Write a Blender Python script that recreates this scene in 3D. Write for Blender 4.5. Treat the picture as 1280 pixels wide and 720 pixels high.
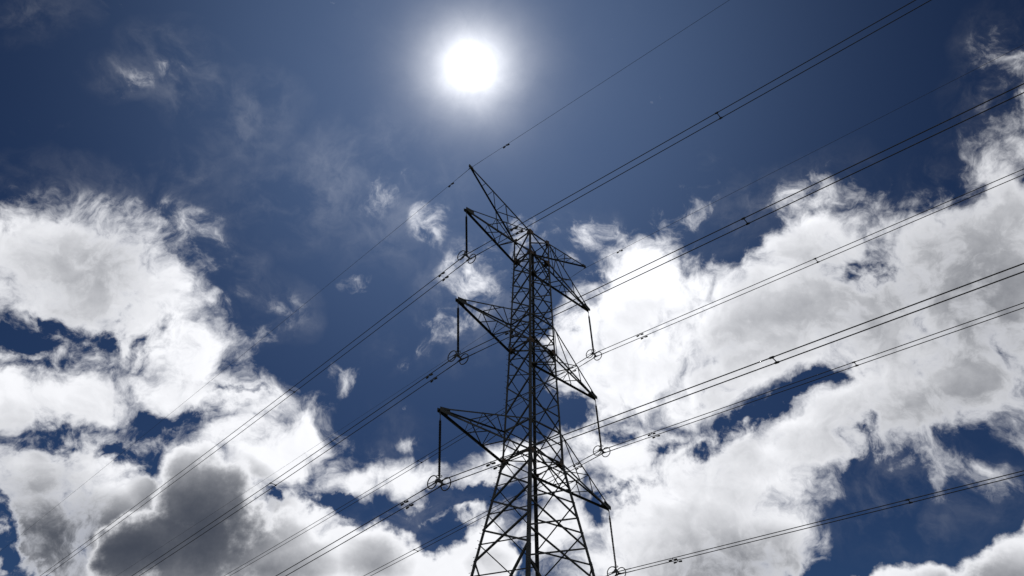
import bpy, bmesh, math
import mathutils
from mathutils import Vector, Matrix

# ------------------------------------------------------------------ clean start
scene = bpy.context.scene
for o in list(bpy.data.objects):
    bpy.data.objects.remove(o, do_unlink=True)
C = scene.collection
R = math.radians

# ------------------------------------------------------------------ camera
CAM_PITCH = 0.691042          # looking up about 39.6 degrees
CAM_ROLL = -0.0146618
CAM_F = 988.5 / 1280.0        # focal length over image width
CAM_H = 1.6
cam_data = bpy.data.cameras.new('camera')
cam_data.sensor_width = 36.0
cam_data.lens = 36.0 * CAM_F
cam_data.clip_start = 0.1
cam_data.clip_end = 20000
cam = bpy.data.objects.new('camera', cam_data)
C.objects.link(cam)
FWD = Vector((0, math.cos(CAM_PITCH), math.sin(CAM_PITCH)))
R0 = Vector((1, 0, 0))
U0 = Vector((0, -math.sin(CAM_PITCH), math.cos(CAM_PITCH)))
RIGHT = R0 * math.cos(CAM_ROLL) - U0 * math.sin(CAM_ROLL)
UP = R0 * math.sin(CAM_ROLL) + U0 * math.cos(CAM_ROLL)
m = Matrix((RIGHT, UP, -FWD)).transposed().to_4x4()
m.translation = Vector((0, 0, CAM_H))
cam.matrix_world = m
scene.camera = cam


def aim(px, py):
    """World direction of a point of the sky, given where it stood in the 1280 x 720 photograph."""
    d = FWD * 988.5 + RIGHT * (px - 640.0) + UP * (360.0 - py)
    return d.normalized()


# ------------------------------------------------------------------ exposure and render
scene.view_settings.view_transform = 'Standard'
scene.view_settings.look = 'None'
scene.view_settings.gamma = 1.0
scene.view_settings.use_curve_mapping = False
scene.view_settings.exposure = -2.4
scene.cycles.use_denoising = False
scene.cycles.max_bounces = 6
scene.cycles.filter_width = 1.5

# ------------------------------------------------------------------ sun
SUN_DIR = aim(590, 85)
SUN_EL = math.asin(SUN_DIR.z)
SUN_AZ = math.atan2(SUN_DIR.x, SUN_DIR.y)
sl = bpy.data.lights.new('sun', 'SUN')
sl.energy = 3.5
sl.angle = R(0.53)
sl.color = (1.0, 0.95, 0.88)
sun = bpy.data.objects.new('sun', sl)
C.objects.link(sun)
sun.location = (0, 0, 120)
sun.rotation_euler = SUN_DIR.to_track_quat('Z', 'Y').to_euler()

# ------------------------------------------------------------------ sky with its clouds
SKY_STRENGTH = 0.1
world = bpy.data.worlds.new('World')
scene.world = world
world.use_nodes = True
nt = world.node_tree
nt.nodes.clear()


def node(kind, **kw):
    n = nt.nodes.new(kind)
    for k, v in kw.items():
        setattr(n, k, v)
    return n


def put(sock, val):
    if isinstance(val, bpy.types.NodeSocket):
        nt.links.new(val, sock)
    else:
        sock.default_value = val


def math_(op, a, b=None, c=None, clamp=False):
    n = node('ShaderNodeMath', operation=op, use_clamp=clamp)
    put(n.inputs[0], a)
    if b is not None:
        put(n.inputs[1], b)
    if c is not None:
        put(n.inputs[2], c)
    return n.outputs[0]


def vmath(op, a, b=None):
    n = node('ShaderNodeVectorMath', operation=op)
    put(n.inputs[0], a)
    if b is not None:
        if op == 'SCALE':
            put(n.inputs['Scale'], b)
        else:
            put(n.inputs[1], b)
    return n.outputs['Value'] if op in ('DOT_PRODUCT', 'LENGTH', 'DISTANCE') else n.outputs['Vector']


def smooth(v, lo, hi, out0=0.0, out1=1.0, kind='SMOOTHSTEP'):
    n = node('ShaderNodeMapRange', interpolation_type=kind, clamp=True)
    put(n.inputs['Value'], v)
    put(n.inputs['From Min'], lo)
    put(n.inputs['From Max'], hi)
    put(n.inputs['To Min'], out0)
    put(n.inputs['To Max'], out1)
    return n.outputs['Result']


def noise(vec, scale, detail, rough, lac=2.0, dist=0.0, dims='3D', col=False):
    n = node('ShaderNodeTexNoise', noise_dimensions=dims)
    n.normalize = True
    put(n.inputs['Vector'], vec)
    n.inputs['Scale'].default_value = scale
    n.inputs['Detail'].default_value = detail
    n.inputs['Roughness'].default_value = rough
    n.inputs['Lacunarity'].default_value = lac
    n.inputs['Distortion'].default_value = dist
    return n.outputs['Color'] if col else n.outputs['Fac']


def mixc(fac, a, b):
    n = node('ShaderNodeMix', data_type='RGBA')
    put(n.inputs[0], fac)
    put(n.inputs[6], a)
    put(n.inputs[7], b)
    return n.outputs[2]


tc = node('ShaderNodeTexCoord')
D = tc.outputs['Generated']          # direction on the sky
# plane chart of the sky dome (stereographic, about a fixed compass direction and height); one unit is about 5.8 degrees
K = 2 * 9.885
den = math_('ADD', vmath('DOT_PRODUCT', D, tuple(FWD)), 1.0)
den = math_('MAXIMUM', den, 0.05)
inv = math_('DIVIDE', K, den)
cx = math_('MULTIPLY', vmath('DOT_PRODUCT', D, tuple(RIGHT)), inv)
cy = math_('MULTIPLY', vmath('DOT_PRODUCT', D, tuple(UP)), inv)
comb = node('ShaderNodeCombineXYZ')
put(comb.inputs[0], cx)
put(comb.inputs[1], cy)
CH = comb.outputs[0]


def chart(px, py):
    d = aim(px, py)
    q = K / (1 + d.dot(FWD))
    return d.dot(RIGHT) * q, d.dot(UP) * q, q / (K / 2)


# wandering of the cloud outlines: big lazy, and small curled
w1 = noise(CH, 0.55, 3, 0.5, col=True)
w2 = noise(CH, 2.2, 4, 0.55, col=True)
half = (0.5, 0.5, 0.5)
off = vmath('ADD', vmath('SCALE', vmath('SUBTRACT', w1, half), 0.9),
            vmath('SCALE', vmath('SUBTRACT', w2, half), 0.30))
CW = vmath('ADD', CH, off)


def field(blobs, vec=CW):
    """union of soft ellipses: (x, y, rx, ry, turn) in photograph pixels, turned counter-clockwise"""
    acc = None
    for b in blobs:
        x, y, rx, ry, rot = b[:5]
        wgt = b[5] if len(b) > 5 else 1.0
        ux, uy, q = chart(x, y)
        mp = node('ShaderNodeMapping', vector_type='TEXTURE')
        put(mp.inputs['Vector'], vec)
        mp.inputs['Location'].default_value = (ux, uy, 0)
        mp.inputs['Rotation'].default_value = (0, 0, R(rot))
        mp.inputs['Scale'].default_value = (rx / 100.0 * q, ry / 100.0 * q, 1)
        # keep the third axis out of the distance
        g = node('ShaderNodeTexGradient', gradient_type='SPHERICAL')
        put(g.inputs['Vector'], mp.outputs['Vector'])
        v = g.outputs['Fac']
        if wgt != 1.0:
            v = math_('MULTIPLY', v, wgt)
        acc = v if acc is None else math_('MAXIMUM', acc, v)
    return acc


SOLID = [
    # high bank, left
    (85, 335, 165, 108, -12), (-10, 325, 130, 95, 0), (190, 385, 85, 95, 25), (232, 445, 60, 85, 10), (30, 305, 130, 66, 0),
    # torn middle, left
    (310, 505, 125, 52, -15, 0.66), (215, 482, 130, 58, -12, 0.68), (90, 495, 150, 52, 8, 0.75), (732, 425, 55, 60, 0), (372, 540, 48, 34, -30), (20, 505, 90, 45, 0),
    # pale sheets round the heavy cumulus
    (30, 470, 90, 60, 0, 0.62), (150, 560, 90, 50, 0, 0.6), (60, 580, 110, 66, 0), (115, 590, 90, 58, -15), (90, 650, 170, 84, -10), (100, 690, 150, 70, -10), (150, 640, 90, 60, 0), (345, 570, 85, 46, 8), (300, 548, 70, 30, 10), (390, 665, 90, 60, -12), (200, 720, 260, 50, 0),
    # about the foot of the tower
    (475, 592, 112, 34, 8), (600, 578, 80, 40, 22), (600, 690, 70, 80, 0), (565, 640, 65, 20, 12), (660, 560, 50, 30, 0),
    (745, 500, 60, 50, 0), (690, 600, 60, 40, 0), (690, 660, 70, 50, 0),
    # bright bank right of the tower
    (800, 370, 98, 112, -10), (800, 450, 112, 100, 0), (880, 400, 125, 95, 20), (740, 465, 45, 60, 0), (970, 380, 125, 80, 35),
    (1010, 310, 85, 55, 30), (1060, 400, 160, 100, 25), (1200, 345, 160, 135, 30), (1278, 275, 50, 80, 35), (1150, 440, 170, 110, 15),
    (1000, 445, 120, 45, 20), (940, 470, 70, 44, 20), (880, 490, 90, 50, 20),
    # lower band, right
    (760, 560, 110, 55, 0), (850, 620, 150, 110, 25), (800, 700, 150, 80, 0), (940, 600, 140, 90, 30), (1040, 540, 150, 66, 28),
    (900, 690, 115, 75, 10), (960, 665, 75, 75, 20), (1130, 510, 120, 62, 20), (1200, 470, 100, 50, 15),
]
# sharp-edged heaped clouds
HEAP = [
    (252, 630, 86, 92, 0), (245, 690, 112, 86, 0), (180, 690, 80, 60, 0),
    (345, 705, 85, 52, 0), (372, 672, 56, 44, 0), (400, 700, 60, 46, 0),
    (470, 702, 66, 56, 0), (432, 690, 46, 40, 0), (515, 716, 44, 34, 0), (575, 712, 60, 46, 0), (612, 690, 46, 52, 0),
    (1255, 738, 110, 62, 25), (1130, 748, 120, 48, 8), (1295, 700, 60, 60, 0), (1190, 735, 70, 46, 0),
]
# faint high veils
VEIL = [
    (170, 105, 60, 30, 10, 1.0), (228, 98, 70, 70, 0, 0.9), (310, 150, 70, 70, 0, 0.7), (225, 215, 70, 36, 15, 0.7), (110, 240, 190, 50, -8, 0.9), (40, 15, 80, 40, 0, 0.6),
    (400, 235, 170, 80, 20, 0.8), (345, 385, 60, 50, 0, 0.7), (270, 330, 60, 120, 30, 0.9), (500, 260, 110, 90, 30, 0.7), (590, 370, 90, 110, -30, 1.0), (520, 420, 80, 50, 20, 0.7),
    (1110, 620, 120, 70, 0, 0.8), (1150, 590, 120, 60, 0, 0.9), (1260, 120, 70, 110, 20, 1.0), (1180, 240, 90, 60, 40, 1.0), (960, 255, 140, 50, 25, 0.9), (720, 300, 70, 50, 30, 0.9),
    (480, 540, 70, 50, 0, 0.5), (510, 640, 120, 60, 10, 0.8),
]
WISP = [
    (165, 108, 34, 16, 10, 0.38), (225, 95, 30, 22, 0, 0.5), (120, 258, 170, 34, -8, 0.8), (245, 320, 50, 95, 35, 0.9), (285, 420, 36, 80, 20, 0.8), (315, 415, 22, 22, 0, 0.9),
    (545, 280, 26, 42, 15, 0.66), (600, 335, 50, 95, -32, 0.86), (560, 398, 80, 36, 25, 0.9), (645, 300, 40, 44, 0, 1.1), (520, 420, 60, 40, 20, 0.6),
    (451, 351, 24, 12, -5, 0.72), (511, 452, 30, 15, 0, 0.66), (511, 543, 28, 15, 0, 0.68), (505, 225, 70, 30, 45, 0.5), (345, 385, 40, 40, 0, 0.35),
    (835, 275, 95, 42, 15, 0.85), (935, 262, 40, 26, 40, 0.8), (1000, 262, 110, 50, 25, 1.1), (720, 300, 60, 50, 30, 1.0), (1090, 285, 80, 55, 20, 1.0), (1180, 240, 60, 40, 40, 0.8),
    (1225, 505, 90, 60, 0, 1.0), (1170, 575, 80, 36, 0, 0.9), (1232, 577, 28, 16, -20, 0.9), (1100, 565, 70, 60, 0, 1.0), (1175, 602, 30, 20, 0, 0.8),
    (1255, 85, 55, 60, 35, 0.68), (1268, 150, 45, 80, 10, 0.68), (1240, 215, 80, 60, 40, 1.0), (1105, 660, 20, 12, -30, 0.6),
    (420, 470, 50, 25, 0, 0.8), (415, 570, 70, 60, 0, 1.0), (530, 622, 80, 20, 10, 0.9), (700, 570, 80, 60, 0, 1.0), (660, 640, 80, 40, 20, 1.0), (960, 500, 120, 50, 25, 1.0), (780, 600, 90, 40, 20, 1.0),
    (80, 420, 120, 60, 10, 1.1), (130, 540, 170, 50, 0, 0.9),
]
HOLES = [
    (66, 392, 54, 20, 10, 0.58), (15, 438, 66, 20, 12, 0.58), (112, 424, 44, 26, 0, 0.58), (192, 412, 32, 26, 15, 0.7), (140, 400, 40, 18, 0, 0.7), (30, 462, 60, 14, 20, 0.5),
    (72, 532, 60, 18, 5, 0.72), (145, 552, 52, 18, -18, 0.75), (225, 520, 90, 18, 5, 0.66), (168, 582, 26, 28, -20, 0.66), (170, 545, 40, 18, 0, 0.5),
    (0, 655, 18, 70, 10), (15, 712, 50, 24, 0), (338, 630, 14, 12, 0), (300, 492, 34, 9, 0, 0.7),
    (928, 285, 48, 52, -15), (1068, 338, 40, 22, 15, 0.55), (905, 486, 34, 16, 0, 0.55), (1002, 500, 50, 16, 28, 0.72), (945, 528, 46, 14, 22, 0.7),
    (900, 547, 56, 13, 25, 0.65), (830, 553, 36, 13, 20, 0.6), (1085, 562, 34, 32, 0, 0.8), (775, 622, 66, 18, 22), (708, 415, 20, 30, 0, 0.6),
    (740, 355, 22, 22, 0, 0.5), (760, 545, 34, 18, 10, 0.55), (1110, 600, 60, 26, 10), (718, 520, 28, 28, 0, 0.7),
    (640, 690, 36, 34, 0), (560, 614, 55, 18, 8), (500, 642, 66, 22, 15), (425, 628, 66, 14, -8), (540, 662, 38, 36, 0),
    (1180, 680, 130, 34, 14), (1060, 715, 60, 40, 0),
]
DARK = [
    (250, 664, 108, 100, 0, 1.7), (165, 686, 195, 60, 0, 1.7), (95, 676, 150, 66, -8, 1.6), (50, 615, 90, 50, -10, 0.6), (330, 712, 100, 40, 0, 0.6),
    (905, 710, 150, 55, 5, 0.75), (860, 690, 110, 60, 0, 0.4), (1200, 360, 240, 160, 20, 0.62), (1130, 510, 150, 80, 20, 0.4), (472, 705, 55, 40, 0, 0.55),
    (1255, 735, 110, 44, 10, 0.55), (90, 350, 170, 110, 0, 0.2), (620, 600, 60, 20, 0, 0.35), (40, 560, 90, 60, 0, 0.35), (600, 700, 50, 30, 0, 0.3),
]
solid = math_('MINIMUM', math_('MULTIPLY', field(SOLID), 1.95), 1.22)
solid = math_('MULTIPLY', solid, smooth(solid, 0.0, 0.9, 0.62, 1.0, kind='LINEAR'))
wisp = math_('MULTIPLY', field(WISP), 1.0, clamp=True)
w3 = noise(CH, 5.0, 5, 0.6, col=True)
CR = vmath('ADD', vmath('ADD', CW, vmath('SCALE', off, 0.5)), vmath('SCALE', vmath('SUBTRACT', w3, half), 0.45))
holes = math_('MULTIPLY', field(HOLES, CR), 1.2, clamp=True)
veil = field(VEIL)
dark = field(DARK, CH)
# sky far from the picture's part of the dome: scattered cloud of its own
side_ = math_('MULTIPLY', math_('ABSOLUTE', cx), 1 / 6.5)
low_ = math_('MULTIPLY', cy, -1 / 3.75)
high_ = math_('MULTIPLY', cy, 1 / 6.0)
far = smooth(math_('MAXIMUM', math_('MAXIMUM', side_, low_), high_), 1.0, 1.35)
farn = smooth(noise(CH, 0.33, 4, 0.5), 0.46, 0.58)

SUN_CH = chart(590, 85)
to_sun = vmath('NORMALIZE', vmath('SUBTRACT', (SUN_CH[0], SUN_CH[1], 0), CH))
n_mid = noise(CW, 0.95, 12, 0.58, lac=2.05, dist=0.2)
n_fine = noise(CW, 3.6, 10, 0.62, lac=2.1, dist=0.2)
n_sun = noise(vmath('ADD', CW, vmath('SCALE', to_sun, 0.16)), 0.95, 7, 0.55, lac=2.05, dist=0.2)
turb = math_('ADD', math_('MULTIPLY', math_('SUBTRACT', n_mid, 0.5), 2.9),
             math_('MULTIPLY', math_('SUBTRACT', n_fine, 0.5), 1.8))
base = math_('MAXIMUM', solid, math_('MULTIPLY', wisp, 0.55))
base = math_('SUBTRACT', base, math_('MULTIPLY', holes, 1.05))
base = math_('ADD', math_('MULTIPLY', base, math_('SUBTRACT', 1.0, far)), math_('MULTIPLY', farn, far))
# no cloud grows where there is none to tear from
turb = math_('MULTIPLY', turb, math_('ADD', 1.0, math_('MULTIPLY', holes, 0.75)))
dens = math_('ADD', base, math_('MULTIPLY', turb, smooth(math_('MAXIMUM', math_('MAXIMUM', solid, wisp), far), 0.0, 0.3, 0.2, 1.0)))
alpha = smooth(dens, 0.08, 1.28)
core = smooth(dens, 0.60, 1.55)
# heaped clouds in front: rounder, firmer outlines
heap = math_('MULTIPLY', field(HEAP, vmath('ADD', CH, vmath('SCALE', off, 0.75))), 1.7)
puff = noise(CH, 1.9, 8, 0.5, lac=2.2)
puff2 = noise(CH, 4.6, 8, 0.6, lac=2.2)
hd = math_('ADD', heap, math_('ADD', math_('MULTIPLY', math_('SUBTRACT', puff, 0.5), 1.3), math_('MULTIPLY', math_('SUBTRACT', puff2, 0.5), 0.65)))
h_alpha = smooth(hd, 0.30, 0.66)
h_core = smooth(hd, 0.52, 1.10)
thin_noise = smooth(math_('ADD', math_('MULTIPLY', n_mid, 0.65), math_('MULTIPLY', n_fine, 0.35)), 0.40, 0.70)
v_alpha = math_('MULTIPLY', math_('MULTIPLY', veil, thin_noise), 0.17)
alpha = math_('ADD', alpha, math_('MULTIPLY', v_alpha, math_('SUBTRACT', 1.0, alpha)))
alpha = math_('MAXIMUM', alpha, h_alpha)
core = math_('ADD', math_('MULTIPLY', core, math_('SUBTRACT', 1.0, h_alpha)), math_('MULTIPLY', h_core, h_alpha))

# air
sky = node('ShaderNodeTexSky', sky_type='NISHITA')
sky.sun_disc = False
sky.sun_elevation = SUN_EL
sky.sun_rotation = SUN_AZ
sky.altitude = 600
sky.air_density = 1.0
sky.dust_density = 0.1
sky.ozone_density = 5.0

# angle from the sun
cosang = vmath('DOT_PRODUCT', D, tuple(SUN_DIR))
ang = math_('ARCCOSINE', math_('MINIMUM', cosang, 0.999999))
deg = math_('MULTIPLY', ang, 180 / math.pi)

# cloud light: sunlight scattered forward through thin cloud, little of it through deep cloud
UNIT = 1.0 / (SKY_STRENGTH * 2.0 ** scene.view_settings.exposure)
fwd = math_('ADD', 0.80, math_('MULTIPLY', math_('EXPONENT', math_('MULTIPLY', deg, -1 / 14.0)), 0.9))
relief = math_('MULTIPLY', math_('SUBTRACT', n_mid, n_sun), 1.6)
thin = math_('ADD', fwd, math_('MULTIPLY', relief, 0.18))
mott = math_('MULTIPLY', math_('SUBTRACT', noise(vmath('ADD', CH, vmath('SCALE', off, 0.5)), 0.5, 4, 0.5), 0.52), 1.1)
dk = math_('ADD', dark, mott)
dk = math_('SUBTRACT', dk, math_('MULTIPLY', relief, 0.22))
dk = math_('MULTIPLY', dk, smooth(deg, 13.0, 27.0, 0.3, 1.0))
dk = math_('MULTIPLY', dk, math_('ADD', 1.0, math_('MULTIPLY', math_('SUBTRACT', puff2, 0.5), 0.75)))
dk = math_('MULTIPLY', math_('MAXIMUM', dk, 0.0), core)
trans = math_('EXPONENT', math_('MULTIPLY', dk, -2.6))
lum = math_('MULTIPLY', math_('MULTIPLY', thin, trans), UNIT)
white = vmath('SCALE', (1.0, 1.0, 1.01), lum)
amb = vmath('SCALE', (0.050, 0.060, 0.085), UNIT)
cloud_col = vmath('ADD', white, amb)
gam = node('ShaderNodeGamma')
put(gam.inputs['Color'], sky.outputs['Color'])
gam.inputs['Gamma'].default_value = 1.5
air = vmath('SCALE', gam.outputs[0], 3.15 * 0.01895 ** 0.5)
sky_cloud = mixc(alpha, air, cloud_col)

# the sun itself and the bright air close round it
disc = smooth(deg, 0.24, 0.30, 1.0, 0.0)
aur = math_('MULTIPLY', math_('EXPONENT', math_('MULTIPLY', deg, -1 / 1.42)), 3.0 * UNIT)
aur = math_('ADD', aur, math_('MULTIPLY', math_('EXPONENT', math_('MULTIPLY', deg, -1 / 4.2)), 0.085 * UNIT))
aur = math_('MULTIPLY', aur, math_('ADD', 1.0, math_('MULTIPLY', math_('SUBTRACT', n_mid, 0.5), 1.3)))
glow = math_('ADD', aur, math_('MULTIPLY', disc, 4000.0))
gl = node('ShaderNodeVectorMath', operation='SCALE')
gl.inputs[0].default_value = (1.0, 0.99, 0.97)
put(gl.inputs['Scale'], glow)
wide = math_('EXPONENT', math_('MULTIPLY', math_('POWER', math_('DIVIDE', deg, 21.0), 2.6), -1.0))
haze = vmath('SCALE', (0.062, 0.097, 0.168), math_('MULTIPLY', math_('MULTIPLY', wide, UNIT), math_('SUBTRACT', 1.0, math_('MULTIPLY', alpha, 0.8))))
tot = vmath('ADD', vmath('ADD', sky_cloud, gl.outputs[0]), haze)
bg = node('ShaderNodeBackground')
put(bg.inputs['Color'], tot)
bg.inputs['Strength'].default_value = SKY_STRENGTH
out = node('ShaderNodeOutputWorld')
nt.links.new(bg.outputs[0], out.inputs['Surface'])
world.cycles.sampling_method = 'AUTOMATIC'


# ------------------------------------------------------------------ materials
def material(name, col, rough, metal=0.0, var=0.15, vscale=6.0):
    mt = bpy.data.materials.new(name)
    mt.use_nodes = True
    t = mt.node_tree
    b = t.nodes['Principled BSDF']
    b.inputs['Roughness'].default_value = rough
    b.inputs['Metallic'].default_value = metal
    b.inputs['Specular IOR Level'].default_value = 0.25
    tcn = t.nodes.new('ShaderNodeTexCoord')
    n = t.nodes.new('ShaderNodeTexNoise')
    n.inputs['Scale'].default_value = vscale
    n.inputs['Detail'].default_value = 5
    t.links.new(tcn.outputs['Object'], n.inputs['Vector'])
    r = t.nodes.new('ShaderNodeValToRGB')
    r.color_ramp.elements[0].position = 0.3
    r.color_ramp.elements[1].position = 0.7
    r.color_ramp.elements[0].color = tuple(c * (1 - var) for c in col) + (1,)
    r.color_ramp.elements[1].color = tuple(c * (1 + var) for c in col) + (1,)
    t.links.new(n.outputs['Fac'], r.inputs['Fac'])
    t.links.new(r.outputs['Color'], b.inputs['Base Color'])
    return mt


M_STEEL = material('weathered_galvanised_steel', (0.050, 0.052, 0.052), 0.75, 0.0, 0.4, 1.2)
M_PLATE = material('brown_weathered_gusset_steel', (0.10, 0.07, 0.052), 0.8, 0.1, 0.25, 3)
M_WIRE = material('weathered_aluminium_strand', (0.07, 0.07, 0.072), 0.85, 0.0, 0.15, 2)
M_RUBBER = material('grey_silicone_sheds', (0.05, 0.05, 0.057), 0.6, 0.0, 0.12, 4)
M_FIT = material('forged_fitting_steel', (0.07, 0.07, 0.072), 0.7, 0.1, 0.2, 8)


# ------------------------------------------------------------------ mesh helpers
def finish(name, bm, mt, parent=None, smooth_=False):
    me = bpy.data.meshes.new(name)
    bmesh.ops.recalc_face_normals(bm, faces=bm.faces)
    bm.to_mesh(me)
    bm.free()
    me.materials.append(mt)
    if smooth_:
        for p in me.polygons:
            p.use_smooth = True
    o = bpy.data.objects.new(name, me)
    C.objects.link(o)
    if parent is not None:
        o.parent = parent
    return o


def empty(name, loc=(0, 0, 0)):
    o = bpy.data.objects.new(name, None)
    o.empty_display_size = 0.5
    o.location = loc
    C.objects.link(o)
    return o


def tag(o, label, cat, group=None):
    o['label'] = label
    o['category'] = cat
    if group:
        o['group'] = group
    return o


def copy_tree(o, parent=None):
    c = o.copy()
    C.objects.link(c)
    c.parent = parent
    for ch in list(o.children):
        copy_tree(ch, c)
    return c


def prism(bm, p0, p1, prof, e1, e2):
    """extrude a 2-D outline from p0 to p1; the outline's axes are e1 and e2"""
    a = [bm.verts.new(p0 + e1 * x + e2 * y) for x, y in prof]
    b = [bm.verts.new(p1 + e1 * x + e2 * y) for x, y in prof]
    n = len(prof)
    for i in range(n):
        j = (i + 1) % n
        bm.faces.new((a[i], a[j], b[j], b[i]))
    bm.faces.new(a[::-1])
    bm.faces.new(b)


def ortho(axis, d):
    v = d - axis * d.dot(axis)
    if v.length < 1e-6:
        v = axis.orthogonal()
    return v.normalized()


def angle(bm, p0, p1, size, t, d1, d2):
    """rolled steel angle with its heel on the line p0-p1 and flanges towards d1 and d2"""
    ax = (p1 - p0).normalized()
    e1 = ortho(ax, d1)
    e2 = d2 - ax * d2.dot(ax)
    e2 = (e2 - e1 * (e2.dot(e1) * 1.0))
    e2 = e2.normalized() if e2.length > 1e-6 else ax.cross(e1)
    prof = [(0, 0), (size, 0), (size, t), (t, t), (t, size), (0, size)]
    prism(bm, p0, p1, prof, e1, e2)


def tube(bm, pts, rad, n=8, closed=False):
    """round bar through points; rad a number or one per point"""
    k = len(pts)
    rads = [rad] * k if isinstance(rad, (int, float)) else rad
    rings = []
    prev = None
    for i, p in enumerate(pts):
        if closed:
            t = (pts[(i + 1) % k] - pts[i - 1]).normalized()
        else:
            t = (pts[min(i + 1, k - 1)] - pts[max(i - 1, 0)]).normalized()
        if prev is None:
            e1 = t.orthogonal().normalized()
        else:
            e1 = ortho(t, prev)
        prev = e1
        e2 = t.cross(e1)
        rings.append([bm.verts.new(p + (e1 * math.cos(2 * math.pi * j / n) + e2 * math.sin(2 * math.pi * j / n)) * rads[i]) for j in range(n)])
    m_ = k if closed else k - 1
    for i in range(m_):
        a, b = rings[i], rings[(i + 1) % k]
        for j in range(n):
            bm.faces.new((a[j], a[(j + 1) % n], b[(j + 1) % n], b[j]))
    if not closed:
        bm.faces.new(rings[0][::-1])
        bm.faces.new(rings[-1])


def torus(bm, c, e1, e2, rr, r, n=40, m_=8):
    pts = [c + e1 * (rr * math.cos(2 * math.pi * i / n)) + e2 * (rr * math.sin(2 * math.pi * i / n)) for i in range(n)]
    nrm = e1.cross(e2).normalized()
    rings = []
    for p in pts:
        o_ = (p - c).normalized()
        rings.append([bm.verts.new(p + (o_ * math.cos(2 * math.pi * j / m_) + nrm * math.sin(2 * math.pi * j / m_)) * r) for j in range(m_)])
    for i in range(n):
        a, b = rings[i], rings[(i + 1) % n]
        for j in range(m_):
            bm.faces.new((a[j], a[(j + 1) % m_], b[(j + 1) % m_], b[j]))


def slab(bm, pts, nrm, t):
    """flat plate with outline pts, thickness t centred on the outline's plane"""
    a = [bm.verts.new(p + nrm * (t / 2)) for p in pts]
    b = [bm.verts.new(p - nrm * (t / 2)) for p in pts]
    n = len(pts)
    bm.faces.new(a)
    bm.faces.new(b[::-1])
    for i in range(n):
        j = (i + 1) % n
        bm.faces.new((a[i], b[i], b[j], a[j]))


# ------------------------------------------------------------------ ground (one sheet to the horizon)
gm = bpy.data.materials.new('dry_pasture')
gm.use_nodes = True
gt = gm.node_tree
gb = gt.nodes['Principled BSDF']
gb.inputs['Roughness'].default_value = 0.95
gtc = gt.nodes.new('ShaderNodeTexCoord')
gn = gt.nodes.new('ShaderNodeTexNoise')
gn.inputs['Scale'].default_value = 0.08
gn.inputs['Detail'].default_value = 10
gt.links.new(gtc.outputs['Object'], gn.inputs['Vector'])
gr = gt.nodes.new('ShaderNodeValToRGB')
gr.color_ramp.elements[0].position = 0.35
gr.color_ramp.elements[0].color = (0.035, 0.05, 0.018, 1)
gr.color_ramp.elements[1].position = 0.68
gr.color_ramp.elements[1].color = (0.085, 0.08, 0.04, 1)
gt.links.new(gn.outputs['Fac'], gr.inputs['Fac'])
gt.links.new(gr.outputs['Color'], gb.inputs['Base Color'])
bm = bmesh.new()
bmesh.ops.create_grid(bm, x_segments=40, y_segments=40, size=4000)
ground = finish('ground', bm, gm)
ground['kind'] = 'structure'

# ------------------------------------------------------------------ the tower: its measured frame
S = 0.75


def zz(z):
    return CAM_H + S * (z - CAM_H)


PHI = 0.867113                 # bearing of the crossarms
TWIST = -0.113762
TU = Vector((math.cos(PHI), math.sin(PHI), 0))
TV = Vector((-math.sin(PHI), math.cos(PHI), 0))
BU = Vector((math.cos(PHI + TWIST), math.sin(PHI + TWIST), 0))
BV = Vector((-math.sin(PHI + TWIST), math.cos(PHI + TWIST), 0))
ZUP = Vector((0, 0, 1))
BASE = Vector((1.94368 * S, 60.0 * S, 0))
Q = 0.8616
Z1B, Z2B, Z3B = 54.562, 43.5855, 32.3495
Z1T, Z2T, Z3T = 57.3407, 46.6176, 35.2081
ZP = 60.6803
ARM = {1: 9.79465, 2: 10.0377, 3: 11.091}
ARM_P = 9.65737
E_TIP = -0.1334
Z0 = CAM_H - CAM_H / S         # the level that lands on the ground
WT = [(Z0, 7.75), (Z3B, 1.95), (Z3T, 1.868), (Z2B, 1.63), (Z2T, 1.565), (Z1B, 1.385), (Z1T, 1.375)]


def width(z):
    for (za, wa), (zb, wb) in zip(WT, WT[1:]):
        if z <= zb:
            return wa + (wb - wa) * (z - za) / (zb - za)
    return WT[-1][1]


SIGN = {'L': (-1, 1), 'N': (-1, -1), 'R': (1, -1), 'F': (1, 1)}


def corner(leg, z):
    a, b = SIGN[leg]
    w = width(z)
    p = BU * (a * w * S) + BV * (b * w * Q * S)
    p.z = zz(z)
    return p


def arm_pt(a, b, z):
    p = TU * (a * S) + TV * (b * S)
    p.z = zz(z)
    return p


tower = empty('transmission_tower', BASE)
tag(tower, 'tall grey steel lattice power pylon with six crossarms standing against the sky', 'pylon')

# --- four main legs, steel angles with the heel at the outer corner
LEG_BOLTS = []
legs = {}
for lg in 'LNRF':
    a, b = SIGN[lg]
    bm = bmesh.new()
    zs = [Z0, 11.5, 23.84, Z3B, Z2B, Z1B, Z1T]
    sizes = [0.21, 0.20, 0.18, 0.15, 0.135, 0.125]
    for (za, zb), sz in zip(zip(zs, zs[1:]), sizes):
        angle(bm, corner(lg, za), corner(lg, zb), sz, 0.022, -BU * a, -BV * b)
    # splice plates at the joints
    for z in (23.84, Z3B - 0.6, Z2B - 0.6, 39.5):
        p0, p1 = corner(lg, z - 0.35), corner(lg, z + 0.35)
        angle(bm, p0 + (BU * a + BV * b) * 0.012, p1 + (BU * a + BV * b) * 0.012, 0.17 if z < Z3B else 0.145, 0.012, -BU * a, -BV * b)
    legs[lg] = finish('leg', bm, M_STEEL, tower)

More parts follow.
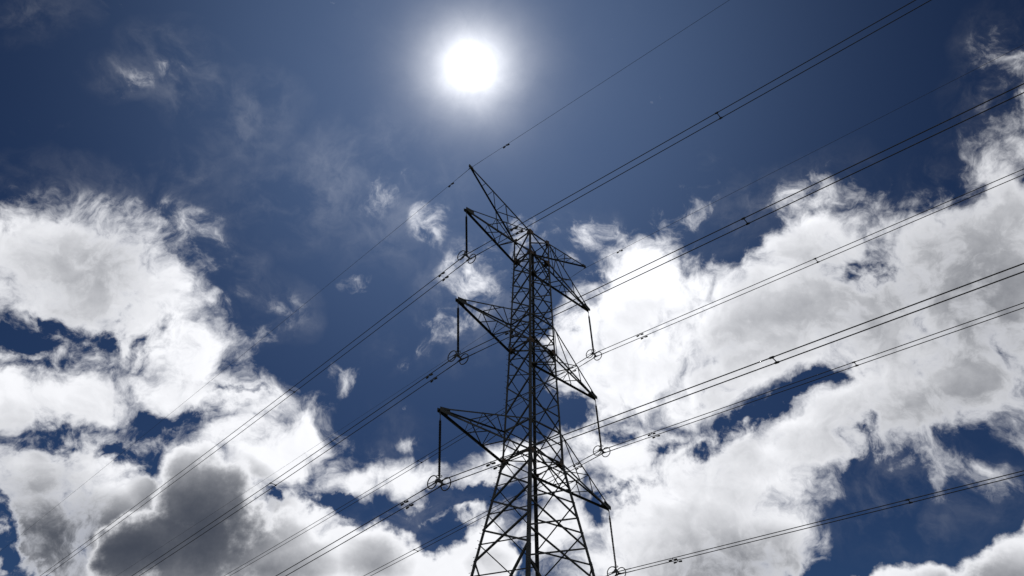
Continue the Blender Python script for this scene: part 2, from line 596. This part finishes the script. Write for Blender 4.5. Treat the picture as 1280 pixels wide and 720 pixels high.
# --- crossing diagonals between the legs, staggered from one face to the next
A_NODES = [Z1T, Z1B, 53.5, 51.45, 49.4, 47.3, 45.35, Z2B, 42.2, 39.5, 36.7, 33.95, 31.29, 28.83, 26.35, 23.84]
B_NODES = [Z1T, 55.6, 52.5, 50.45, 48.4, 46.35, 44.5, 42.55, 40.86, 38.06, 35.21, 32.5, 30.08, 27.64, 25.19, 22.7]
FACES = [('L', 'N', A_NODES, 0.088), ('F', 'R', A_NODES, 0.088), ('L', 'F', B_NODES, 0.066), ('N', 'R', B_NODES, 0.072)]


def brace(l0, z0, l1, z1, size, shift, name='diagonal_brace', t=0.009):
    p0, p1 = corner(l0, z0), corner(l1, z1)
    mid = (p0 + p1) / 2
    inward = Vector((-mid.x, -mid.y, 0)).normalized()
    face_n = (corner(l1, z0) - corner(l0, z0)).cross(ZUP).normalized()
    if face_n.dot(inward) < 0:
        face_n = -face_n
    ax = (p1 - p0).normalized()
    e = ax.cross(face_n)
    if e.z < 0:
        e = -e
    bm_ = bmesh.new()
    o_ = face_n * shift
    angle(bm_, p0 + o_, p1 + o_, size, t, e, face_n)
    return finish(name, bm_, M_STEEL, tower)


for l0, l1, nodes, size in FACES:
    for zt_, zb_ in zip(nodes, nodes[1:]):
        k = 1.18 if zt_ < Z3B else 1.0
        brace(l0, zt_, l1, zb_, size * k, 0.03)
        brace(l0, zb_, l1, zt_, size * k, -0.012)
# the wide panels under them, out of the picture down to the ground
for l0, l1, nodes, size in FACES:
    top = nodes[-1]
    for za, zb in ((top, 11.5), (11.5, Z0 + 0.5)):
        brace(l0, za, l1, zb, 0.12, 0.03, 'leg_brace')
        brace(l0, zb, l1, za, 0.12, -0.014, 'leg_brace')
    brace(l0, 11.5, l1, 11.5, 0.10, 0.06, 'horizontal_brace')

# --- rings of horizontals at the crossarm levels, and the cross tie inside
for z in (Z1T, Z1B, Z2T, Z2B, Z3T, Z3B):
    for l0, l1, nodes, size in FACES:
        brace(l0, z, l1, z, 0.085, 0.05, 'horizontal_brace')
for z in (Z1B, Z2B, Z3B):
    for l0, l1 in (('L', 'R'), ('N', 'F')):
        bm = bmesh.new()
        p0, p1 = corner(l0, z) + ZUP * (0.05 if l0 == 'L' else -0.06), corner(l1, z) + ZUP * (0.05 if l0 == 'L' else -0.06)
        angle(bm, p0, p1, 0.075, 0.009, ZUP, (p1 - p0).cross(ZUP))
        finish('plan_brace', bm, M_STEEL, tower)

# --- gusset plates at the corners of those rings
for z in (Z1T, Z1B, Z2B, Z3B):
    for lg in 'LNRF':
        a, b = SIGN[lg]
        p = corner(lg, z) + ZUP * -0.015
        q = 0.74 if z != Z1T else 0.4
        bm = bmesh.new()
        slab(bm, [p, p - BU * (a * q), p - BU * (a * q * 0.55) - BV * (b * q * 0.25), p - BU * (a * q * 0.25) - BV * (b * q * 0.55), p - BV * (b * q)], ZUP, 0.014)
        # upright plates on both flanges
        for e in (BU * -a, BV * -b):
            n_ = e.cross(ZUP).normalized()
            o_ = (BU * a + BV * b) * 0.006
            slab(bm, [p + o_ + ZUP * 0.24, p + o_ + ZUP * -0.24, p + o_ + e * 0.36 + ZUP * -0.10, p + o_ + e * 0.36 + ZUP * 0.14], n_, 0.012)
        finish('gusset_plate', bm, M_PLATE, tower)

# --- step bolts up one leg
bm = bmesh.new()
tube(bm, [Vector((0, 0, 0)), Vector((-0.17, 0, 0))], 0.012, 6)
tube(bm, [Vector((-0.155, 0, 0)), Vector((-0.175, 0, 0))], 0.02, 6)
bolt0 = finish('step_bolt', bm, M_FIT, tower)
zb = 6.0
first = True
while zb < Z1T - 1:
    o_ = bolt0 if first else bolt0.copy()
    if not first:
        C.objects.link(o_)
        o_.parent = tower
    first = False
    o_.location = corner('L', zb)
    o_.rotation_euler = (0, 0, PHI + TWIST + (0 if int(zb * 10) % 2 else -math.pi / 2))
    zb += 0.61

# ------------------------------------------------------------------ crossarms
def member(parent, name, p0, p1, size, d1, d2, t=0.010, mt=None):
    bm_ = bmesh.new()
    angle(bm_, p0, p1, size, t, d1, d2)
    return finish(name, bm_, mt or M_STEEL, parent)


def lerp(a, b, t):
    return a + (b - a) * t


TIPS = {}


def crossarm(side, k):
    s_ = -1 if side == 'left' else 1
    la, lb = ('L', 'N') if side == 'left' else ('F', 'R')
    zb_, zt_ = {1: (Z1B, Z1T), 2: (Z2B, Z2T), 3: (Z3B, Z3T)}[k]
    tip = arm_pt(s_ * ARM[k], 0, zb_ + E_TIP)
    TIPS[(side, k)] = tip
    arm = empty('crossarm')
    arm.parent = tower
    out_ = TU * s_
    ends = {}
    for lg, sg in ((la, 1), (lb, -1)):
        # chords meet close to the tip on the two cheeks of the end plate
        te = tip + TV * (0.10 * sg) - out_ * 0.05
        ends[lg, 'b'] = (corner(lg, zb_), te + ZUP * 0.02)
        ends[lg, 't'] = (corner(lg, zt_), te + ZUP * 0.16)
        member(arm, 'bottom_chord', ends[lg, 'b'][0], ends[lg, 'b'][1], 0.125, TV * -sg, -ZUP, 0.013)
        member(arm, 'top_chord', ends[lg, 't'][0], ends[lg, 't'][1], 0.085, TV * -sg, -ZUP, 0.010)
    # lacing: on both sides, below and above
    L_ = lambda lg, c, t: lerp(ends[lg, c][0], ends[lg, c][1], t)
    def lace(p0, p1, size=0.05):
        member(arm, 'lacing_bar', p0, p1, size, ZUP, TV, 0.007)
    pa, pb = ('L', 'N') if side == 'left' else ('R', 'F')
    for lg in (la, lb):
        lace(L_(lg, 't', 0.56), L_(lg, 'b', 0.62), 0.045)
        lace(L_(lg, 't', 0.56), L_(lg, 'b', 0.34))
        lace(L_(lg, 'b', 0.34), L_(lg, 't', 0.03))
    lace(L_(pa, 'b', 0.60), L_(pb, 'b', 0.47), 0.045)
    lace(L_(pb, 'b', 0.47), L_(pa, 'b', 0.34))
    lace(L_(pa, 'b', 0.34), L_(pb, 'b', 0.24), 0.055)
    lace(L_(pb, 'b', 0.24), L_(pa, 'b', 0.02), 0.055)
    lace(L_(pb, 't', 0.40), L_(pa, 't', 0.56), 0.045)
    lace(L_(pb, 't', 0.40), L_(pa, 't', 0.02), 0.05)
    # end plates
    bm_ = bmesh.new()
    for sg in (1, -1):
        o_ = tip + TV * (0.112 * sg)
        slab(bm_, [o_ + out_ * 0.12 + ZUP * -0.10, o_ + out_ * 0.14 + ZUP * 0.16, o_ - out_ * 0.62 + ZUP * 0.36, o_ - out_ * 0.75 + ZUP * -0.03], TV, 0.016)
    slab(bm_, [tip + out_ * 0.12 + TV * 0.10 + ZUP * 0.03, tip + out_ * 0.12 - TV * 0.10 + ZUP * 0.03, tip - out_ * 0.5 - TV * 0.10 + ZUP * 0.03, tip - out_ * 0.5 + TV * 0.10 + ZUP * 0.03], ZUP, 0.014)
    finish('end_plate', bm_, M_STEEL, arm)
    return arm


for k in (1, 2, 3):
    crossarm('left', k)
    crossarm('right', k)

# ------------------------------------------------------------------ peaks that carry the earth wires
PEAK = {}
for side in ('left', 'right'):
    s_ = -1 if side == 'left' else 1
    la, lb = ('L', 'N') if side == 'left' else ('F', 'R')
    tip = arm_pt(s_ * ARM_P, 0, ZP)
    PEAK[side] = tip
    pk = empty('earthwire_peak')
    pk.parent = tower
    ca = (corner(la, Z1T), tip + TV * 0.05)
    cb = (corner(lb, Z1T), tip - TV * 0.05)
    member(pk, 'peak_chord', ca[0], ca[1], 0.10, -TV, -ZUP, 0.011)
    member(pk, 'peak_chord', cb[0], cb[1], 0.10, TV, -ZUP, 0.011)
    for ta, tb in ((0.18, 0.18), (0.42, 0.42), (0.62, 0.62), (0.74, 0.74)):
        member(pk, 'lacing_bar', lerp(*ca, ta), lerp(*cb, tb), 0.048, ZUP, TV, 0.007)
    for ta, tb in ((0.42, 0.18), (0.42, 0.62), (0.18, 0.02)):
        member(pk, 'lacing_bar', lerp(*ca, ta), lerp(*cb, tb), 0.048, ZUP, TV, 0.007)
    # props from the top crossarm up to the peak
    at = TIPS[(side, 1)] + ZUP * 0.16
    for ch, lg in ((ca, la), (cb, lb)):
        member(pk, 'prop', lerp(corner(lg, Z1T), at, 0.36), lerp(*ch, 0.42), 0.05, TV, TU, 0.007)
    bm = bmesh.new()
    out_ = TU * s_
    slab(bm, [tip + out_ * 0.10 + ZUP * -0.12, tip + out_ * 0.12 + ZUP * 0.10, tip - out_ * 0.30 + ZUP * 0.03, tip - out_ * 0.30 + ZUP * -0.2], TV, 0.10)
    finish('end_plate', bm, M_STEEL, pk)

# ------------------------------------------------------------------ insulator strings
INS_V = TU * (0.0442129 * 5.88165 * S) + TV * (-0.0332943 * 5.88165 * S) + ZUP * (-5.88165 * S)
ILEN = INS_V.length
HALF = 0.30746 * S                  # half the spacing of a conductor pair
WORDS = {1: 'top', 2: 'middle', 3: 'bottom'}


def ins_matrix(tip):
    zax = -INS_V.normalized()
    xax = ortho(zax, TU)
    yax = zax.cross(xax)
    mm = Matrix((xax, yax, zax)).transposed().to_4x4()
    mm.translation = BASE + tip
    return mm


def build_insulator():
    X, Y, Z = Vector((1, 0, 0)), Vector((0, 1, 0)), Vector((0, 0, 1))
    root = empty('insulator_string')
    # shackle and link
    bm_ = bmesh.new()
    tube(bm_, [Z * 0.02, Z * -0.16], 0.03, 8)
    torus(bm_, Z * -0.20, X, Z, 0.055, 0.018, 16, 6)
    tube(bm_, [Z * -0.24, Z * -0.58], 0.022, 8)
    tube(bm_, [Z * -0.52, Z * -0.66], 0.038, 10)
    finish('hanger_link', bm_, M_FIT, root)
    # composite rod with its sheds
    top, bot = -0.64, -(ILEN - 0.42)
    n = 66
    pts, rad = [], []
    step = (top - bot) / n
    for i in range(n):
        z0 = top - i * step
        big = 0.078 if i % 2 == 0 else 0.062
        for dz, r in ((0.0, 0.030), (0.30, 0.032), (0.52, big), (0.62, big), (0.70, 0.034)):
            pts.append(Z * (z0 - dz * step))
            rad.append(r)
    pts.append(Z * bot)
    rad.append(0.03)
    bm_ = bmesh.new()
    tube(bm_, pts, rad, 12)
    finish('insulator_rod', bm_, M_RUBBER, root)
    bm_ = bmesh.new()
    tube(bm_, [Z * (bot + 0.05), Z * (bot - 0.16)], 0.04, 10)
    torus(bm_, Z * (bot + 0.02), X, Y, 0.15, 0.02, 24, 6)
    tube(bm_, [Vector((-0.15, 0, bot + 0.02)), Vector((0.15, 0, bot + 0.02))], 0.012, 6)
    finish('end_fitting', bm_, M_FIT, root)
    # yoke plate between the two conductors
    zy = -ILEN
    bm_ = bmesh.new()
    slab(bm_, [Vector((0.06, 0, zy + 0.32)), Vector((-0.06, 0, zy + 0.32)), Vector((-HALF - 0.06, 0, zy + 0.16)), Vector((-HALF - 0.05, 0, zy + 0.07)),
               Vector((HALF + 0.05, 0, zy + 0.07)), Vector((HALF + 0.06, 0, zy + 0.16))], Y, 0.022)
    finish('yoke_plate', bm_, M_FIT, root)
    for sg in (-1, 1):
        bm_ = bmesh.new()
        c = Vector((sg * HALF, 0, zy))
        pts = [c + Y * t + Z * d for t, d in ((-0.26, -0.012), (-0.12, 0.01), (0, 0.02), (0.12, 0.01), (0.26, -0.012))]
        tube(bm_, pts, [0.030, 0.045, 0.052, 0.045, 0.030], 10)
        slab(bm_, [c + Y * 0.05 + Z * 0.13, c - Y * 0.05 + Z * 0.13, c - Y * 0.08 + Z * 0.0, c + Y * 0.08 + Z * 0.0], X, 0.05)
        finish('suspension_clamp', bm_, M_FIT, root)
        # grading ring on its own side, upright and along the line, with a spoke through it
        bm_ = bmesh.new()
        rc = Vector((sg * 0.41, -sg * 0.10, zy + (0.10 if sg > 0 else 0.0)))
        torus(bm_, rc, Y, Z, 0.35, 0.031, 40, 8)
        tube(bm_, [rc - Y * 0.35, rc + Y * 0.35], 0.018, 6)
        tube(bm_, [rc, Vector((sg * (HALF + 0.02), 0, zy + 0.11))], 0.022, 6)
        finish('grading_ring', bm_, M_FIT, root)
    return root


proto = build_insulator()
first = True
INS_LABEL = {
    ('left', 1): 'long grey rod insulator with two rings hanging from the top left crossarm',
    ('left', 2): 'long grey rod insulator with two rings hanging from the middle left crossarm',
    ('left', 3): 'long grey rod insulator with two rings hanging from the bottom left crossarm',
    ('right', 1): 'long grey rod insulator with two rings hanging from the top right crossarm',
    ('right', 2): 'long grey rod insulator with two rings hanging from the middle right crossarm',
    ('right', 3): 'long grey rod insulator with two rings hanging from the bottom right crossarm',
}
for key in INS_LABEL:
    o_ = proto if first else copy_tree(proto)
    first = False
    o_.matrix_world = ins_matrix(TIPS[key])
    tag(o_, INS_LABEL[key], 'insulator', 'insulators hanging from the crossarms')

# ------------------------------------------------------------------ conductors and earth wires
SPAN = {   # turn from square, slope at the tower, sag curvature: towards the viewer (near) and away (far)
    ('phase', 'near'): (-0.0123502, 0.020354, 2.01776e-05 / S), ('phase', 'far'): (0.0740265, 0.100825, 0.000193388 / S),
    ('earth', 'near'): (-0.0123502, 0.0118923, 6.70471e-06 / S), ('earth', 'far'): (0.0740265, 0.0765266, 6.02435e-05 / S),
}


def on_wire(start, kind, way, d):
    az, k_, c_ = SPAN[(kind, way)]
    sg = -1 if way == 'near' else 1
    return start + (TU * math.sin(az) + TV * (sg * math.cos(az))) * d + ZUP * (-k_ * d + c_ * d * d)


def wire(name, start, kind, rad, armour):
    ds = [0, 0.3, 0.6, 0.9, 1.2, 1.3, 2, 3, 5, 7.5] + [10 + 4 * i for i in range(54)]
    pts, rr = [], []
    for way, seq in (('near', ds[::-1]), ('far', ds[1:])):
        for d in seq:
            pts.append(BASE + on_wire(start, kind, way, d))
            rr.append(armour if d < 1.25 else rad)
    bm_ = bmesh.new()
    tube(bm_, pts, rr, 8)
    # mesh about its own clamp
    c = BASE + start
    for v in bm_.verts:
        v.co -= c
    o_ = finish(name, bm_, M_WIRE, None, True)
    o_.location = c
    return o_


STARTS = {}
for side in ('left', 'right'):
    for k in (1, 2, 3):
        tip = TIPS[(side, k)]
        for j, which in ((-1, 'upper'), (1, 'lower')):
            st = tip + INS_V + TU * (HALF * j)
            STARTS[(side, k, which)] = st
            o_ = wire('conductor', st, 'phase', 0.024, 0.030)
            tag(o_, '%s dark wire of the close pair clamped under the %s %s crossarm insulator' % (which, WORDS[k], side), 'power line', 'conductors strung past the tower')
for side in ('left', 'right'):
    st = PEAK[side] + ZUP * (-0.3 * S)
    STARTS[(side, 'p')] = st
    o_ = wire('earth_wire', st, 'earth', 0.0115, 0.016)
    tag(o_, 'thin single wire held by the %s' % ('high pointed peak at the upper left of the tower' if side == 'left' else 'small peak above the top right crossarm'), 'earth wire', 'earth wires over the tower')
    # its clamp under the peak
    root = empty('earth_wire_clamp', BASE + st)
    tag(root, 'small dark clamp under the tip of the %s' % ('high pointed peak, upper left' if side == 'left' else 'small right peak above the top crossarm'), 'clamp', 'earth wire clamps')
    bm = bmesh.new()
    d_ = TV
    tube(bm, [d_ * -0.16 + ZUP * -0.02, d_ * 0 + ZUP * 0.01, d_ * 0.16 + ZUP * -0.02], [0.025, 0.045, 0.025], 8)
    finish('clamp_body', bm, M_FIT, root)
    bm = bmesh.new()
    tube(bm, [ZUP * 0.02, ZUP * 0.2], 0.022, 8)
    torus(bm, ZUP * 0.12, TU, ZUP, 0.05, 0.016, 14, 6)
    finish('hanger', bm, M_FIT, root)

# ------------------------------------------------------------------ spacers that hold a pair apart
bm = bmesh.new()
tube(bm, [Vector((x, 0, z)) for x, z in ((-HALF + 0.03, 0), (-HALF * 0.5, 0.02), (HALF * 0.5, 0.02), (HALF - 0.03, 0))], [0.034, 0.024, 0.024, 0.034], 8)
spacer0 = empty('spacer')
finish('spacer_bar', bm, M_FIT, spacer0)
for sg in (-1, 1):
    bm = bmesh.new()
    c = Vector((sg * HALF, 0, 0))
    tube(bm, [c + Vector((0, t, 0)) for t in (-0.11, -0.07, 0.07, 0.11)], [0.032, 0.048, 0.048, 0.032], 8)
    finish('spacer_clamp', bm, M_FIT, spacer0)
SPACERS = [('left', 1, 'near', 18.8), ('left', 2, 'near', 18.9), ('left', 3, 'near', 18.94), ('right', 1, 'near', 18.02), ('right', 2, 'near', 18.33), ('right', 3, 'near', 18.63),
           ('left', 1, 'far', 19.9), ('left', 2, 'far', 19.31), ('right', 1, 'far', 20.4), ('right', 2, 'far', 20.0)]


def along(kind, way):
    az = SPAN[(kind, way)][0]
    sg = -1 if way == 'near' else 1
    return math.atan2((TU * math.sin(az) + TV * (sg * math.cos(az))).y, (TU * math.sin(az) + TV * (sg * math.cos(az))).x)


first = True
for side, k, way, d in SPACERS:
    o_ = spacer0 if first else copy_tree(spacer0)
    first = False
    mid = (STARTS[(side, k, 'upper')] + STARTS[(side, k, 'lower')]) / 2
    o_.location = BASE + on_wire(mid, 'phase', way, d)
    slope = -SPAN[('phase', way)][1]
    o_.rotation_euler = mathutils.Euler((math.atan(slope), 0, along('phase', way) - math.pi / 2))
    tag(o_, 'small spacer bar joining the %s %s wire pair, out %s of the tower' % (WORDS[k], side, 'right' if way == 'near' else 'left'), 'spacer', 'spacers on the wire pairs')

# ------------------------------------------------------------------ vibration dampers: dumb-bells clipped under the wires
damper0 = empty('vibration_damper')
bm = bmesh.new()
tube(bm, [Vector((0, 0, 0.02)), Vector((0, 0, -0.11))], [0.036, 0.026], 8)
finish('damper_clip', bm, M_FIT, damper0)
bm = bmesh.new()
tube(bm, [Vector((0, y, z)) for y, z in ((-0.22, -0.125), (0, -0.10), (0.22, -0.125))], 0.010, 6)
finish('damper_cable', bm, M_FIT, damper0)
for sg in (-1, 1):
    bm = bmesh.new()
    tube(bm, [Vector((0, sg * y, z)) for y, z in ((0.075, -0.112), (0.09, -0.114), (0.20, -0.122), (0.27, -0.128), (0.29, -0.13))], [0.03, 0.048, 0.056, 0.06, 0.042], 10)
    finish('damper_weight', bm, M_FIT, damper0)
DAMP = {('left', 1, 'near'): 4.39, ('left', 1, 'far'): 2.27, ('left', 2, 'near'): 4.29, ('left', 2, 'far'): 2.36, ('left', 3, 'near'): 3.9, ('left', 3, 'far'): 2.56,
        ('right', 1, 'near'): 4.41, ('right', 1, 'far'): 2.29, ('right', 2, 'near'): 4.34, ('right', 2, 'far'): 2.27, ('right', 3, 'near'): 4.39}
spots = []
for (side, k, way), d in DAMP.items():
    for which in ('upper', 'lower'):
        spots.append((STARTS[(side, k, which)], 'phase', way, d + (0.04 if which == 'lower' else -0.04),
                      'dumbbell damper on the %s wire of the %s %s pair, %s of its insulator' % (which, WORDS[k], side, 'right' if way == 'near' else 'left')))
for side, way, d in (('left', 'near', 3.54), ('left', 'far', 2.05), ('right', 'near', 3.56)):
    spots.append((STARTS[(side, 'p')], 'earth', way, d, 'small damper on the thin %s earth wire, just %s of its peak' % (side, 'right' if way == 'near' else 'left')))
first = True
for st, kind, way, d, label in spots:
    o_ = damper0 if first else copy_tree(damper0)
    first = False
    o_.location = BASE + on_wire(st, kind, way, d)
    o_.rotation_euler = mathutils.Euler((math.atan(-SPAN[(kind, way)][1]), 0, along(kind, way) - math.pi / 2))
    tag(o_, label, 'damper', 'vibration dampers on the wires')
